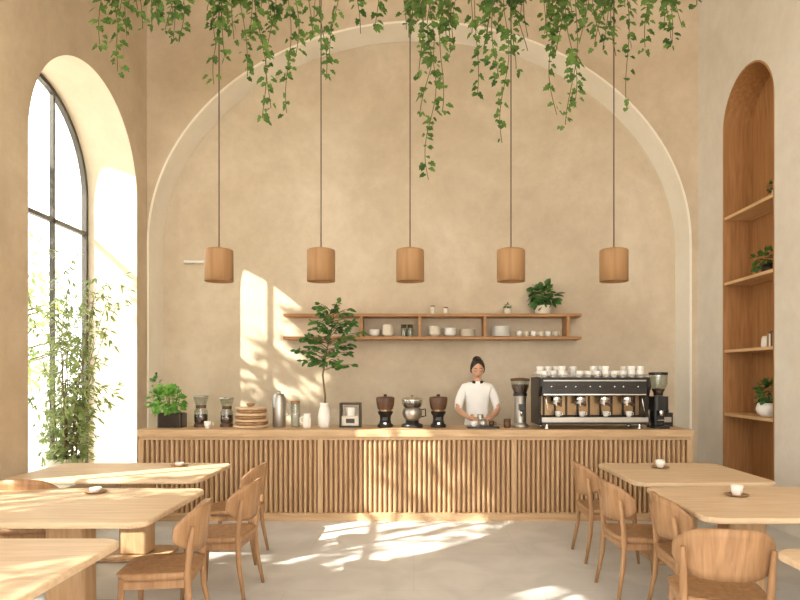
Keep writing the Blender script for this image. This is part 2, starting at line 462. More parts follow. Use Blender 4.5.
for (sx, sz) in strands:
    sy = random.uniform(-0.13, 0.13)
    top = Vector((sx+random.uniform(-.12,.12), sy, 0.18)); bot = Vector((sx, sy*2.2, sz-5.55))
    L = (bot-top).length; n = max(4, int(L/0.055)); pts = []
    ph = random.uniform(0, 6); am = random.uniform(0.02, 0.05)
    edge = 0.2*(1 if sy > 0 else -1)
    for k in range(n+1):
        t = k/n
        p = top.lerp(bot, t)
        p.y = edge + (bot.y-edge)*t*0.5
        if k == 0: p.y = edge*0.5
        p.x += am*math.sin(ph+t*L*5)*min(1, t*3)
        pts.append(p)
    b.tube(pts, 0.0035, 'vine', 4)
    for k, p in enumerate(pts[1:]):
        for q in range(random.choice((0, 1, 2, 3))):
            a = random.uniform(0, 2*math.pi)
            off = Vector((math.cos(a), math.sin(a)*0.8, random.uniform(-0.5, 0.2)))
            s_ = random.uniform(0.042, 0.098)*(1.0 - 0.35*(k/n))
            st_ = p+off*random.uniform(0.01, 0.06)
            b.leaf(st_, off+Vector((0, 0, -0.9)), Vector((off.x*0.4, -1+random.uniform(-.4,.6), 0.5)), s_*1.15, s_*1.1, 'ivy', True)
b.make('hanging_ivy_planter', (0, 6.0, 5.55))

# ------------------------------------------------------------------ tables
def table(name, x0, x1, y0, y1, px=None):
    w, d = x1-x0, y1-y0
    b = MB()
    b.prism(rrect(w, d, 0.11, 8), 0.712, 0.75, 'z', 'table')
    b.prism(rrect(w*0.5, d*0.5, 0.06, 4), 0.68, 0.712, 'z', 'woodz')
    px = 0 if px is None else px
    b.prism(rrect(0.26, 0.20, 0.04, 5, px), 0.03, 0.69, 'z', 'woodz')
    b.prism(rrect(0.62, 0.5, 0.1, 6, px), 0.0, 0.025, 'z', 'woodz')
    return b.make(name, ((x0+x1)/2, (y0+y1)/2, 0), bevel=0.012)
table('dining_table', -3.38, -1.75, 5.2, 6.2, 0.1)
table('dining_table', -3.3, -1.55, 3.68, 4.82, 0.15)
table('dining_table', -3.15, -1.50, 2.15, 3.34, 0.1)
table('dining_table', 1.76, 2.90, 5.05, 6.2)
table('dining_table', 1.74, 3.3, 3.8, 4.88, -0.3)
table('dining_table', 1.74, 3.2, 2.1, 3.14)

# ------------------------------------------------------------------ chairs
def chair(x, y, rot):
    b = MB()
    out = rrect(0.47, 0.45, 0.10, 5, 0, 0.0)
    rings = [0.0, 0.35, 0.65, 0.88, 1.0]
    v = []; f = []
    m = len(out)
    v.append((0, 0, 0.438))
    for rr in rings[1:]:
        for (u, w) in out:
            taper = 1.0 if w > 0 else 0.96
            z = 0.438+0.014*rr**2+0.006*abs(u*rr)/0.23-(0.012 if (w > 0.1 and rr == 1.0) else 0)
            v.append((u*rr*taper, w*rr, z))
    for i in range(m): f.append((0, 1+i, 1+(i+1) % m))
    for k in range(len(rings)-2):
        for i in range(m):
            j = (i+1) % m
            f.append((1+k*m+i, 1+(k+1)*m+i, 1+(k+1)*m+j, 1+k*m+j))
    o = 1+(len(rings)-2)*m; e = len(v)
    for (u, w) in out: v.append((u*0.94, w*0.94, 0.412))
    for i in range(m):
        j = (i+1) % m; f.append((o+i, e+i, e+j, o+j))
    f.append(tuple(range(e, e+m))[::-1])
    b.add(v, f, 'woodchair', True)
    for sx in (-1, 1):
        b.tube([(sx*0.225, 0.205, 0), (sx*0.205, 0.185, 0.25), (sx*0.195, 0.175, 0.425)], [0.013, 0.018, 0.021], 'woodchair', 10)
        b.tube([(sx*0.23, -0.245, 0), (sx*0.21, -0.20, 0.25), (sx*0.205, -0.19, 0.42), (sx*0.21, -0.205, 0.60), (sx*0.215, -0.225, 0.72)],
               [0.013, 0.018, 0.021, 0.018, 0.012], 'woodchair', 10)
        b.box(sx*0.2-0.01, sx*0.2+0.01, -0.18, 0.17, 0.365, 0.412, 'woodchair')
    b.box(-0.19, 0.19, 0.165, 0.185, 0.365, 0.412, 'woodchair'); b.box(-0.19, 0.19, -0.195, -0.175, 0.365, 0.412, 'woodchair')
    nu, nv = 24, 6; v = []; f = []
    for side in (0, 1):
        for i in range(nu+1):
            t = -1+2*i/nu; a = t*math.radians(62)
            R = 0.262+(0.018 if side else 0)
            hh = 0.135*(1-0.75*abs(t)**3.5)
            zc = 0.685
            for j in range(nv+1):
                s_ = -1+2*j/nv
                z = zc+hh*s_
                lean = -0.05*(z-0.6)/0.2
                v.append((R*1.02*math.sin(a), -0.215+0.235-R*math.cos(a)+lean*0.5, z+0.012*(1-abs(t))))
    n1 = (nu+1)*(nv+1)
    for i in range(nu):
        for j in range(nv):
            a_, b_, c_, d_ = i*(nv+1)+j, (i+1)*(nv+1)+j, (i+1)*(nv+1)+j+1, i*(nv+1)+j+1
            f.append((a_, b_, c_, d_)); f.append((n1+a_, n1+d_, n1+c_, n1+b_))
    for i in range(nu):
        for j in (0, nv):
            a_, b_ = i*(nv+1)+j, (i+1)*(nv+1)+j
            f.append((a_, n1+a_, n1+b_, b_) if j == 0 else (a_, b_, n1+b_, n1+a_))
    for i in (0, nu):
        for j in range(nv):
            a_, b_ = i*(nv+1)+j, i*(nv+1)+j+1
            f.append((a_, b_, n1+b_, n1+a_) if i == 0 else (a_, n1+a_, n1+b_, b_))
    b.add(v, f, 'woodchair', True)
    b.make('dining_chair', (x, y, 0), rot)
R90 = math.pi/2
chair(-1.53, 3.90, R90+0.12)
chair(-1.42, 4.72, R90-0.05)
chair(-1.58, 5.62, R90)
chair(-2.95, 4.98, 0.1)
chair(1.70, 5.65, -R90)
chair(1.66, 4.72, -R90+0.05)
chair(1.84, 4.16, -R90-0.05)
chair(1.64, 3.46, -0.22)

# ------------------------------------------------------------------ plants
def potted_bamboo(x, y, z):
    b = MB()
    b.lathe([(0.13, 0), (0.17, 0.03), (0.19, 0.2), (0.2, 0.24), (0.18, 0.24), (0.17, 0.2), (0.0, 0.2)], (0, 0, 0), 'cream', 28)
    b.lathe([(0.0, 0.205), (0.173, 0.205)], (0, 0, 0), 'soil', 20, cap=False)
    for i in range(24):
        a = random.uniform(0, 2*math.pi); h = random.uniform(0.9, 2.5)
        spread = random.uniform(0.1, 1.0)
        ca = math.cos(a)
        dx, dy = (0.55 if ca > 0 else 0.2)*spread*ca+0.05, 0.85*spread*math.sin(a)
        pts = []
        for k in range(9):
            t = k/8
            pts.append(Vector((0.1*ca+dx*t**1.6, 0.1*math.sin(a)+dy*t**1.6, 0.18+(h-0.1)*t-0.15*spread*t*t)))
        b.tube(pts, [0.007-0.005*k/8 for k in range(9)], 'stem', 5)
        for k in range(1, 9):
            for q in range(5):
                p = pts[k].lerp(pts[k-1], random.random())
                aa = random.uniform(0, 2*math.pi)
                d = Vector((math.cos(aa)*0.7, math.sin(aa), random.uniform(-0.7, 0.5)))
                tw = p+d.normalized()*random.uniform(0.05, 0.16)
                if tw.x < -0.26: continue
                b.tube([p, tw], 0.0018, 'stem', 3)
                for r in range(3):
                    d2 = d+Vector((random.uniform(-.6,.6), random.uniform(-.6,.6), random.uniform(-.7,.3)))
                    if tw.x+d2.normalized().x*0.12 < -0.3: d2.x = 0.1
                    b.leaf(tw, d2, (random.uniform(-.5,.5), -0.5, 1), random.uniform(0.07, 0.13), random.uniform(0.018, 0.03), 'bamboo')
    b.make('potted_bamboo', (x, y, z))
potted_bamboo(-3.84, 7.05, 0.45)

b = MB()
b.lathe([(0.055, 0), (0.07, 0.02), (0.075, 0.12), (0.062, 0.2), (0.045, 0.25), (0.05, 0.28), (0.042, 0.28), (0.04, 0.24), (0.0, 0.1)], (0, 0, 0), 'white', 24)
trunk = [Vector((0,0,0.05)), Vector((0.01,0,0.35)), Vector((-0.02,0.01,0.6)), Vector((0.02,0,0.85)), Vector((0.08,0,1.1)), Vector((0.12,0,1.38))]
b.tube(trunk, [0.012,0.012,0.011,0.009,0.007,0.004], 'stem', 8)
rt = random.Random(21)
for i in range(46):
    t = 0.44+0.54*(i+rt.random())/46; idx = min(4, int(t*5)); p = trunk[idx].lerp(trunk[idx+1], t*5-idx)
    a = i*2.4+rt.uniform(-.3,.3); l = rt.uniform(0.16, 0.35)*(1.15-0.6*max(0, t-0.75))
    e = p+Vector((math.cos(a)*l, math.sin(a)*l*0.8, rt.uniform(0.0, 0.14)))
    b.tube([p, p.lerp(e, 0.5)+Vector((0,0,0.03)), e], [0.005, 0.004, 0.002], 'stem', 5)
    for q in range(9):
        pp = p.lerp(e, rt.uniform(0.3, 1.05))
        d = Vector((math.cos(a)+rt.uniform(-1,1), math.sin(a)+rt.uniform(-1,1), rt.uniform(-0.6, 0.5)))
        b.leaf(pp, d, (rt.uniform(-.4,.4), -0.8, 0.8), rt.uniform(0.065, 0.10), rt.uniform(0.042, 0.06), 'green')
b.make('tree_in_vase', (-1.03, 7.35, 1.0))
b = MB(); b.lathe([(0.04,0),(0.05,0.02),(0.045,0.1),(0.035,0.14),(0.04,0.16),(0.034,0.16),(0.03,0.13),(0,0.02)], (0,0,0), 'white', 20)
b.tube([(-0.045,0,0.05),(-0.08,0,0.07),(-0.08,0,0.11),(-0.04,0,0.13)], 0.006, 'white', 6)
b.make('milk_jug', (-1.22, 7.3, 1.0))

b = MB()
b.prism(rrect(0.28, 0.2, 0.02, 3), 0, 0.16, 'z', 'dark'); b.prism(rrect(0.25, 0.17, 0.02, 3), 0.15, 0.165, 'z', 'soil')
fol(b, (-0.06, 0, 0.30), (0.2, 0.15, 0.16), 300, 0.065, 0.048, 'basil', 0)
for i in range(9):
    x = random.uniform(-0.16, 0.1); b.tube([(x*0.4, 0, 0.16), (x, random.uniform(-.05,.05), random.uniform(0.35, 0.5))], 0.003, 'vine', 4)
fol(b, (-0.18, 0, 0.48), (0.05, 0.06, 0.14), 26, 0.06, 0.04, 'green', 0)
b.make('potted_herbs', (-2.78, 7.36, 1.0))

b = MB()
b.lathe([(0.09,0),(0.11,0.02),(0.12,0.1),(0.125,0.12),(0.11,0.12),(0.1,0.1),(0,0.1)], (0,0,0), 'cream', 24)
fol(b, (0, -0.02, 0.26), (0.19, 0.12, 0.15), 120, 0.11, 0.08, 'green', 0.3)
b.tube([(0,0,0.1),(0,0,0.25)], 0.01, 'stem', 5)
b.make('potted_shelf_plant', (1.78, 8.84, 2.436))
b = MB(); b.lathe([(0.04,0),(0.05,0.02),(0.05,0.08),(0.042,0.08),(0.04,0.07),(0,0.07)], (0,0,0), 'cream', 20); fol(b, (0,0,0.11), (0.05,0.05,0.04), 30, 0.04, 0.02, 'green', 0)
b.make('small_succulent', (1.3, 8.84, 2.436))
for x, h in ((0.26, 0.12), (0.44, 0.1)):
    b = MB(); b.lathe([(0.03,0),(0.035,0.01),(0.035,h*0.8),(0.025,h*0.9)], (0,0,0), 'cream', 18); b.lathe([(0.028,h*0.88),(0.03,h),(0.0,h+0.005)], (0,0,0), 'brownwood', 18)
    b.make('spice_jar', (x, 8.84, 2.436))

# ------------------------------------------------------------------ crockery on shelf
def bowl_stack(x, y, z, r, n, mat='white', step=0.022):
    b = MB()
    for i in range(n):
        b.lathe([(r*0.45, i*step), (r*0.5, i*step+0.004), (r*0.85, i*step+0.028), (r, i*step+0.055), (r*0.96, i*step+0.055), (r*0.8, i*step+0.03), (0, i*step+0.012)], (0,0,0), mat, 22, cap=False)
    b.make('bowl_stack', (x, y, z))
def plate_stack(x, y, z, r, n, mat='white'):
    b = MB()
    for i in range(n):
        b.lathe([(r*0.55, i*0.014), (r*0.6, i*0.014+0.002), (r, i*0.014+0.014), (r, i*0.014+0.018), (r*0.6, i*0.014+0.008), (0, i*0.014+0.007)], (0,0,0), mat, 24, cap=False)
    b.make('plate_stack', (x, y, z))
def cup(mb, x, y, z, r=0.038, h=0.065, mat='white', handle=True, ang=0):
    mb.lathe([(r*0.6,0),(r*0.65,0.004),(r*0.92,h*0.4),(r,h),(r*0.92,h),(r*0.84,h*0.4),(r*0.5,0.01),(0,0.01)], (x,y,z), mat, 18, cap=False)
    if handle:
        ca, sa = math.cos(ang), math.sin(ang)
        P = [(r*0.9,h*0.8),(r*1.5,h*0.75),(r*1.5,h*0.35),(r*0.85,h*0.25)]
        mb.tube([(x+u*ca, y+u*sa, z+w) for u, w in P], 0.004, mat, 6)
ZS = 2.126
bowl_stack(-0.55, 8.83, ZS, 0.075, 3); bowl_stack(-0.36, 8.83, ZS, 0.085, 6, 'cream')
b = MB()
for dx in (0, 0.09): b.lathe([(0.036,0),(0.04,0.005),(0.04,0.17),(0.037,0.17),(0.037,0.01)], (dx,0,0), 'glass', 18, cap=False); b.lathe([(0.036,0.006),(0.036,0.12)], (dx,0,0), 'cream', 18)
b.make('glass_tumblers', (-0.14, 8.83, ZS))
bowl_stack(0.28, 8.83, ZS, 0.09, 5, 'cream'); bowl_stack(0.5, 8.83, ZS, 0.085, 4, 'white'); plate_stack(0.74, 8.83, ZS, 0.11, 7, 'cream')
plate_stack(1.2, 8.83, ZS, 0.13, 10, 'white')
b = MB()
for i in range(6): cup(b, i*0.1, 0.02*(i % 2), 0, 0.042, 0.08, 'cream' if i % 2 else 'white', True, -0.6)
b.make('shelf_cups', (1.45, 8.82, ZS))

# ------------------------------------------------------------------ counter objects
def glass_brewer(x, y, z, r=0.075, h=0.35):
    b = MB()
    b.lathe([(r*1.05,0),(r*1.05,0.03),(r*0.9,0.04)], (0,0,0), 'brownwood', 24)
    b.lathe([(r*0.9,0.04),(r,0.07),(r,h*0.5),(r*0.7,h*0.62),(r*0.75,h*0.68),(r*1.1,h*0.95)], (0,0,0), 'glass', 24, cap=False)
    b.lathe([(r*0.85,0.045),(r*0.94,0.07),(r*0.94,h*0.4),(0,h*0.4)], (0,0,0), 'coffee', 24, cap=False)
    b.lathe([(r*0.72,h*0.6),(r*0.78,h*0.62),(r*0.78,h*0.68),(r*0.72,h*0.7)], (0,0,0), 'brownwood', 24, cap=False)
    b.lathe([(r*1.1,h*0.95),(r*1.14,h*0.96),(r*1.1,h),(0,h)], (0,0,0), 'steel', 24, cap=False)
    b.make('glass_coffee_brewer', (x, y, z))
glass_brewer(-2.47, 7.42, 1.0, 0.076, 0.36); glass_brewer(-2.17, 7.42, 1.0, 0.072, 0.34)
b = MB(); cup(b, 0, 0, 0, 0.04, 0.08, 'white'); b.make('coffee_cup', (-2.32, 7.2, 1.0))
b = MB()
for i in range(7):
    r = 0.198-0.01*(i % 2)-0.004*i
    b.lathe([(r*0.9, i*0.034), (r, i*0.034+0.008), (r, i*0.034+0.026), (r*0.97, i*0.034+0.03), (0, i*0.034+0.03)], (0.008*(i % 3),0,0), 'cork' if i % 2 else 'table', 32)
b.lathe([(0.03,0.24),(0.05,0.26),(0.05,0.275),(0,0.28)], (0,0,0), 'cork', 20)
b.make('wooden_plate_stack', (-1.87, 7.33, 1.0))
b = MB(); b.lathe([(0.07,0),(0.075,0.01),(0.075,0.33),(0.06,0.36),(0.06,0.38),(0.0,0.385)], (0,0,0), 'steel', 28); b.lathe([(0.015,0.385),(0.02,0.41),(0,0.42)], (0,0,0), 'steel', 14)
b.tube([(0.07,0,0.3),(0.11,0,0.28),(0.11,0,0.14),(0.07,0,0.12)], 0.007, 'steel', 6)
b.make('steel_water_canister', (-1.56, 7.4, 1.0))
b = MB(); b.lathe([(0.05,0),(0.055,0.01),(0.055,0.26),(0.05,0.27)], (0,0,0), 'glass', 20, cap=False); b.lathe([(0.048,0.005),(0.048,0.16)], (0,0,0), 'cream', 20); b.lathe([(0.055,0.27),(0.055,0.3),(0,0.3)], (0,0,0), 'cork', 20)
b.make('glass_storage_jar', (-1.38, 7.45, 1.0))
b = MB()
b.box(-0.12,0.12,-0.09,0.09,0.0,0.02,'dark'); b.box(-0.12,-0.1,-0.09,0.09,0.02,0.26,'dark'); b.box(0.1,0.12,-0.09,0.09,0.02,0.26,'dark')
b.box(-0.12,0.12,-0.09,0.09,0.26,0.28,'dark'); b.box(-0.1,0.1,-0.05,0.08,0.02,0.13,'cream'); b.lathe([(0.05,0.13),(0.07,0.23),(0.066,0.23),(0,0.14)], (0,0,0), 'white', 22)
b.box(-0.05,0.05,-0.055,-0.05,0.05,0.1,'black')
b.make('pour_over_stand', (-0.73, 7.38, 1.0), bevel=0.004)

def grinder(x, y, z, body, top, h=0.37, name='coffee_grinder'):
    b = MB(); k = h/0.37
    b.lathe([(0.085,0),(0.09,0.01),(0.09,0.03),(0.07,0.045),(0.06,0.09),(0.065,0.13),(0.085,0.16),(0.088,0.185)], (0,0,0), body, 26)
    b.lathe([(0.072,0.185),(0.072,0.205)], (0,0,0), 'brass', 26)
    b.lathe([(0.085,0.205),(0.1,0.26),(0.107,0.33),(0.1,0.345),(0.06,0.352),(0.0,0.354)], (0,0,0), top, 26)
    b.lathe([(0.02,0.352),(0.022,0.375),(0,0.38)], (0,0,0), 'dark', 14)
    b.box(-0.03,0.03,-0.12,-0.05,0.085,0.12,body); b.box(-0.015,0.015,-0.093,-0.085,0.04,0.06,'chrome')
    b.make(name, (x, y, z), scale=(1, 1, k))
grinder(-0.33, 7.36, 1.0, 'black', 'brownwood'); grinder(0.28, 7.36, 1.0, 'black', 'brownwood')
b = MB()
b.lathe([(0.12,0),(0.125,0.01),(0.12,0.035),(0.08,0.05),(0.075,0.08)], (0,0,0), 'black', 28)
b.lathe([(0.07,0.08),(0.1,0.11),(0.115,0.16),(0.105,0.21),(0.085,0.225)], (0,0,0), 'steel', 28)
b.lathe([(0.09,0.225),(0.115,0.25),(0.12,0.31),(0.1,0.325),(0,0.335)], (0,0,0), 'glass', 28); b.lathe([(0.08,0.228),(0.1,0.25),(0.1,0.28),(0,0.28)], (0,0,0), 'coffee', 24)
b.lathe([(0.122,0.305),(0.122,0.325),(0.09,0.34),(0.02,0.345),(0.02,0.365),(0,0.37)], (0,0,0), 'chrome', 28)
b.tube([(0.1,0,0.2),(0.15,0,0.21),(0.155,0,0.13),(0.1,0,0.12)], 0.009, 'black', 6)
b.make('siphon_coffee_maker', (-0.02, 7.36, 1.0))
b = MB()
b.lathe([(0.095,0),(0.1,0.01),(0.1,0.03),(0.075,0.045),(0.07,0.06)], (0,0,0), 'steel', 28)
b.lathe([(0.068,0.06),(0.066,0.3),(0.075,0.36)], (0,0,0), 'steel', 28)
b.lathe([(0.08,0.36),(0.08,0.39)], (0,0,0), 'black', 28)
b.lathe([(0.07,0.39),(0.1,0.46),(0.105,0.53)], (0,0,0), 'glass', 28, cap=False); b.lathe([(0.066,0.392),(0.092,0.46),(0.095,0.49),(0,0.49)], (0,0,0), 'coffee', 24, cap=False)
b.lathe([(0.107,0.53),(0.11,0.535),(0.11,0.56),(0.0,0.57)], (0,0,0), 'brownwood', 28)
b.box(-0.03,0.03,-0.13,-0.06,0.2,0.27,'black'); b.tube([(0,-0.1,0.2),(0,-0.1,0.13)], [0.02,0.012], 'chrome', 10)
b.make('upright_coffee_grinder', (1.22, 7.36, 1.0))
b = MB(); b.lathe([(0.035,0),(0.04,0.01),(0.04,0.1),(0.036,0.1),(0.034,0.02),(0,0.02)], (0,0,0), 'brownwood', 20); b.lathe([(0.0,0.09),(0.03,0.09)], (0,0,0), 'coffee', 16, cap=False); b.make('wooden_cup', (1.06, 7.28, 1.0))
b = MB()
b.prism(rrect(0.19,0.26,0.03,4), 0, 0.03, 'z', 'black'); b.prism(rrect(0.13,0.15,0.03,4,0,0.04), 0.03, 0.2, 'z', 'black'); b.prism(rrect(0.17,0.22,0.04,4), 0.2, 0.36, 'z', 'black')
b.lathe([(0.05,0.36),(0.055,0.4),(0.1,0.5),(0.1,0.6)], (0,0,0), 'glass', 24, cap=False); b.lathe([(0.05,0.37),(0.052,0.4),(0.075,0.44),(0,0.45)], (0,0,0), 'coffee', 24, cap=False)
b.lathe([(0.103,0.6),(0.106,0.63),(0,0.635)], (0,0,0), 'black', 24)
b.tube([(0,-0.08,0.2),(0,-0.09,0.14)], [0.03,0.02], 'chrome', 12); b.box(-0.05,0.05,-0.12,-0.02,0.09,0.1,'chrome')
b.make('espresso_grinder', (2.77, 7.26, 1.0), bevel=0.004)
b = MB(); b.prism(rrect(0.15,0.18,0.02,3), 0, 0.16, 'z', 'black'); b.lathe([(0.05,0.16),(0.055,0.18),(0.05,0.2),(0,0.2)], (0,0,0), 'black', 20); b.box(-0.05,0.05,-0.094,-0.09,0.05,0.11,'steel')
b.make('knock_box', (2.95, 7.55, 1.0), bevel=0.005)

# espresso machine
b = MB(); W = 0.62
b.box(-W+0.03, W-0.03, -0.24, 0.24, 0.05, 0.10, 'black')
for x in (-0.52, 0.52):
    for y in (-0.18, 0.18): b.lathe([(0.03,0),(0.03,0.015),(0.018,0.02),(0.018,0.05)], (x,y,0), 'chrome', 14)
b.box(-W+0.03, W-0.03, -0.25, -0.02, 0.10, 0.125, 'chrome')
b.box(-W+0.03, W-0.03, -0.262, -0.248, 0.075, 0.13, 'steel')
for i in range(28): b.box(-0.56+i*0.04, -0.545+i*0.04, -0.24, -0.03, 0.125, 0.13, 'dark')
b.box(-W+0.03, W-0.03, 0.02, 0.24, 0.10, 0.56, 'black')
b.box(-W+0.04, W-0.04, 0.0, 0.02, 0.14, 0.36, 'brass')
for i in range(9): b.box(-0.52+i*0.13-0.012, -0.52+i*0.13+0.012, -0.01, 0.0, 0.14, 0.36, 'dark')
side = [(-0.27,0.04),(0.25,0.04),(0.26,0.56),(-0.10,0.58),(-0.24,0.56),(-0.27,0.47),(-0.20,0.36),(-0.18,0.18)]
b.prism(side, -W, -W+0.035, 'x', 'black'); b.prism(side, W-0.035, W, 'x', 'black')
b.box(-W+0.035, W-0.035, -0.24, 0.02, 0.37, 0.56, 'black')
b.box(-W+0.05, W-0.05, -0.252, -0.24, 0.375, 0.39, 'chrome'); b.box(-W+0.05, W-0.05, -0.252, -0.24, 0.53, 0.545, 'steel')
b.box(-W, W, -0.24, 0.25, 0.56, 0.572, 'dark')
for z in (0.60,):
    b.tube([(-W+0.02,-0.22,z),(W-0.02,-0.22,z)], 0.005, 'chrome', 6); b.tube([(-W+0.02,0.22,z),(W-0.02,0.22,z)], 0.005, 'chrome', 6)
    b.tube([(-W+0.02,-0.22,z),(-W+0.02,0.22,z)], 0.005, 'chrome', 6); b.tube([(W-0.02,-0.22,z),(W-0.02,0.22,z)], 0.005, 'chrome', 6)
for x in (-0.6,-0.2,0.2,0.6): b.tube([(x,-0.22,0.57),(x,-0.22,0.6)], 0.005, 'chrome', 6)
for i, x in enumerate((-0.40, -0.13, 0.14, 0.40)):
    b.lathe([(0.055,0.0),(0.06,0.02),(0.06,0.06),(0.05,0.09)], (x,-0.12,0.29), 'chrome', 22)
    b.lathe([(0.062,0),(0.062,0.028)], (x,-0.12,0.275), 'steel', 22)
    b.tube([(x,-0.17,0.285),(x,-0.24,0.28),(x,-0.33,0.27)], [0.012,0.016,0.018], 'brownwood', 10, round_end=True)
    b.tube([(x,-0.12,0.28),(x,-0.12,0.25)], 0.014, 'chrome', 8)
    cup(b, x+0.02, -0.12, 0.13, 0.035, 0.06, 'white')
    b.box(x-0.05, x+0.05, -0.246, -0.238, 0.45, 0.49, 'dark')
    for q in (-0.09, 0.09): b.ball((x+q*0.9, -0.245, 0.47), 0.014, 'chrome', 10)
for x in (-0.54, 0.53):
    b.tube([(x,-0.18,0.38),(x,-0.24,0.33),(x+0.02,-0.25,0.2)], 0.006, 'chrome', 8)
for i in range(12):
    for r in range(3):
        if random.random() < 0.9:
            xx = -0.54+i*0.098; yy = -0.15+0.13*r; m_ = 'white' if random.random() < .8 else 'cream'
            cup(b, xx, yy, 0.572, 0.042, 0.075, m_, True, random.uniform(0, 6))
            if random.random() < 0.4: cup(b, xx, yy, 0.63, 0.042, 0.07, 'white', True, random.uniform(0, 6))
b.make('espresso_machine', (2.01, 7.36, 1.0), bevel=0.003)

b = MB(); b.prism(rrect(0.36,0.2,0.03,4), 0, 0.02, 'z', 'black'); cup(b, -0.1, 0, 0.02, 0.04, 0.06, 'white'); cup(b, 0.1, 0.02, 0.02, 0.035, 0.055, 'brownwood')
b.lathe([(0.035,0),(0.042,0.01),(0.04,0.08),(0.036,0.08),(0.034,0.01)], (0.0,-0.02,0.02), 'steel', 18)
b.make('serving_tray', (0.78, 7.25, 1.0))

for x, y in ((2.27, 4.5), (2.25, 5.85), (-2.3, 4.62), (-2.18, 5.95), (-2.3, 2.95)):
    b = MB(); b.lathe([(0.04,0),(0.075,0.01),(0.08,0.014),(0.05,0.008),(0,0.007)], (0,0,0), 'cork', 24, cap=False)
    h = 0.065 if x > 0 else 0.03
    cup(b, 0, 0, 0.008, 0.042, h, 'white', x > 0, 0.5)
    b.make('coffee_cup_and_saucer', (x, y, 0.75))

# niche contents
b = MB(); b.lathe([(0.07,0),(0.11,0.03),(0.125,0.08),(0.11,0.14),(0.095,0.15),(0.085,0.15),(0.1,0.08),(0,0.1)], (0,0,0), 'white', 28)
fol(b, (0,0,0.26), (0.11,0.13,0.14), 150, 0.07, 0.04, 'green', 0.1); b.tube([(0,0,0.1),(0,0,0.25)], 0.008, 'stem', 5); b.make('potted_niche_plant', (3.93, 7.1, 1.142))
b = MB(); b.lathe([(0.06,0),(0.08,0.02),(0.085,0.1),(0.075,0.1),(0,0.09)], (0,0,0), 'dark', 24)
fol(b, (-0.02,0.04,0.16), (0.10,0.22,0.12), 150, 0.06, 0.04, 'green', 0.0); b.make('trailing_plant', (3.93, 7.08, 2.722))
b = MB(); b.lathe([(0.05,0),(0.06,0.02),(0.06,0.09),(0.05,0.09),(0,0.08)], (0,0,0), 'cream', 20); fol(b, (-0.02,0,0.13), (0.06,0.1,0.06), 50, 0.05, 0.03, 'green', 0.0); b.make('small_fern_pot', (3.93, 6.92, 3.512))
b = MB()
x = 0
for i, (w, h, m) in enumerate(((0.03,0.15,'cream'),(0.04,0.17,'brownwood'),(0.03,0.14,'white'),(0.035,0.16,'cork'))):
    b.box(-0.09, 0.06, x, x+w, 0, h, m); x += w+0.003
b.make('book_row', (3.93, 6.82, 1.907))
b = MB(); b.lathe([(0.04,0),(0.05,0.02),(0.045,0.1),(0.03,0.13),(0,0.13)], (0,0,0), 'white', 20); b.make('ceramic_vase', (3.93, 7.15, 1.907))

# ------------------------------------------------------------------ barista
root = bpy.data.objects.new('barista', None); COL.objects.link(root); root.location = (0.79, 8.0, 0)
def skinned(name, verts, edges, radii, rootv, sub=2):
    me = bpy.data.meshes.new(name); me.from_pydata(verts, edges, []); me.update()
    o = bpy.data.objects.new(name, me); COL.objects.link(o)
    sk = o.modifiers.new('Skin', 'SKIN'); sk.use_smooth_shade = True
    for i, r in enumerate(radii):
        sv = me.skin_vertices[0].data[i]; sv.radius = r if isinstance(r, tuple) else (r, r); sv.use_root = (i == rootv)
    ss = o.modifiers.new('Sub', 'SUBSURF'); ss.levels = sub; ss.render_levels = sub
    dg = bpy.context.evaluated_depsgraph_get()
    m2 = bpy.data.meshes.new_from_object(o.evaluated_get(dg))
    o.modifiers.clear(); o.data = m2
    for p in m2.polygons: p.use_smooth = True
    return o
V = [(0,0,0.98),(0,0,1.14),(0,0,1.30),(0,0,1.43),(0,-0.012,1.52),(0,-0.03,1.60)]
E = [(0,1),(1,2),(2,3),(3,4),(4,5)]; Rr = [(0.165,0.12),(0.14,0.105),(0.165,0.12),(0.13,0.095),(0.058,0.058),(0.048,0.05)]
for s in (-1, 1):
    k = len(V)
    V += [(s*0.155,0,1.435),(s*0.205,-0.02,1.35),(s*0.235,-0.04,1.24),(s*0.24,-0.075,1.17),(s*0.20,-0.17,1.13),(s*0.13,-0.30,1.085)]
    Rr += [0.07,0.064,0.06,0.045,0.038,0.027]
    E += [(3,k),(k,k+1),(k+1,k+2),(k+2,k+3),(k+3,k+4),(k+4,k+5)]
    k = len(V)
    V += [(s*0.095,0,0.88),(s*0.10,-0.01,0.68),(s*0.105,-0.02,0.48),(s*0.11,0.01,0.28),(s*0.11,0.02,0.09)]
    Rr += [0.105,0.09,0.065,0.06,0.045]
    E += [(0,k),(k,k+1),(k+1,k+2),(k+2,k+3),(k+3,k+4)]
body = skinned('body', V, E, Rr, 0)
body.data.materials.clear()
for n in ('shirt', 'skin', 'trouser', 'black'): body.data.materials.append(M[n])
for p in body.data.polygons:
    c = p.center
    i = 0
    if c.z < 0.97 and abs(c.x) < 0.24: i = 2
    elif c.z > 1.52: i = 1
    elif c.z > 1.508: i = 3
    elif c.y < -0.085 and abs(c.x) > 0.10 and c.z < 1.24 and abs(c.x)+(-c.y) > 0.33: i = 1
    p.material_index = i
body.parent = root
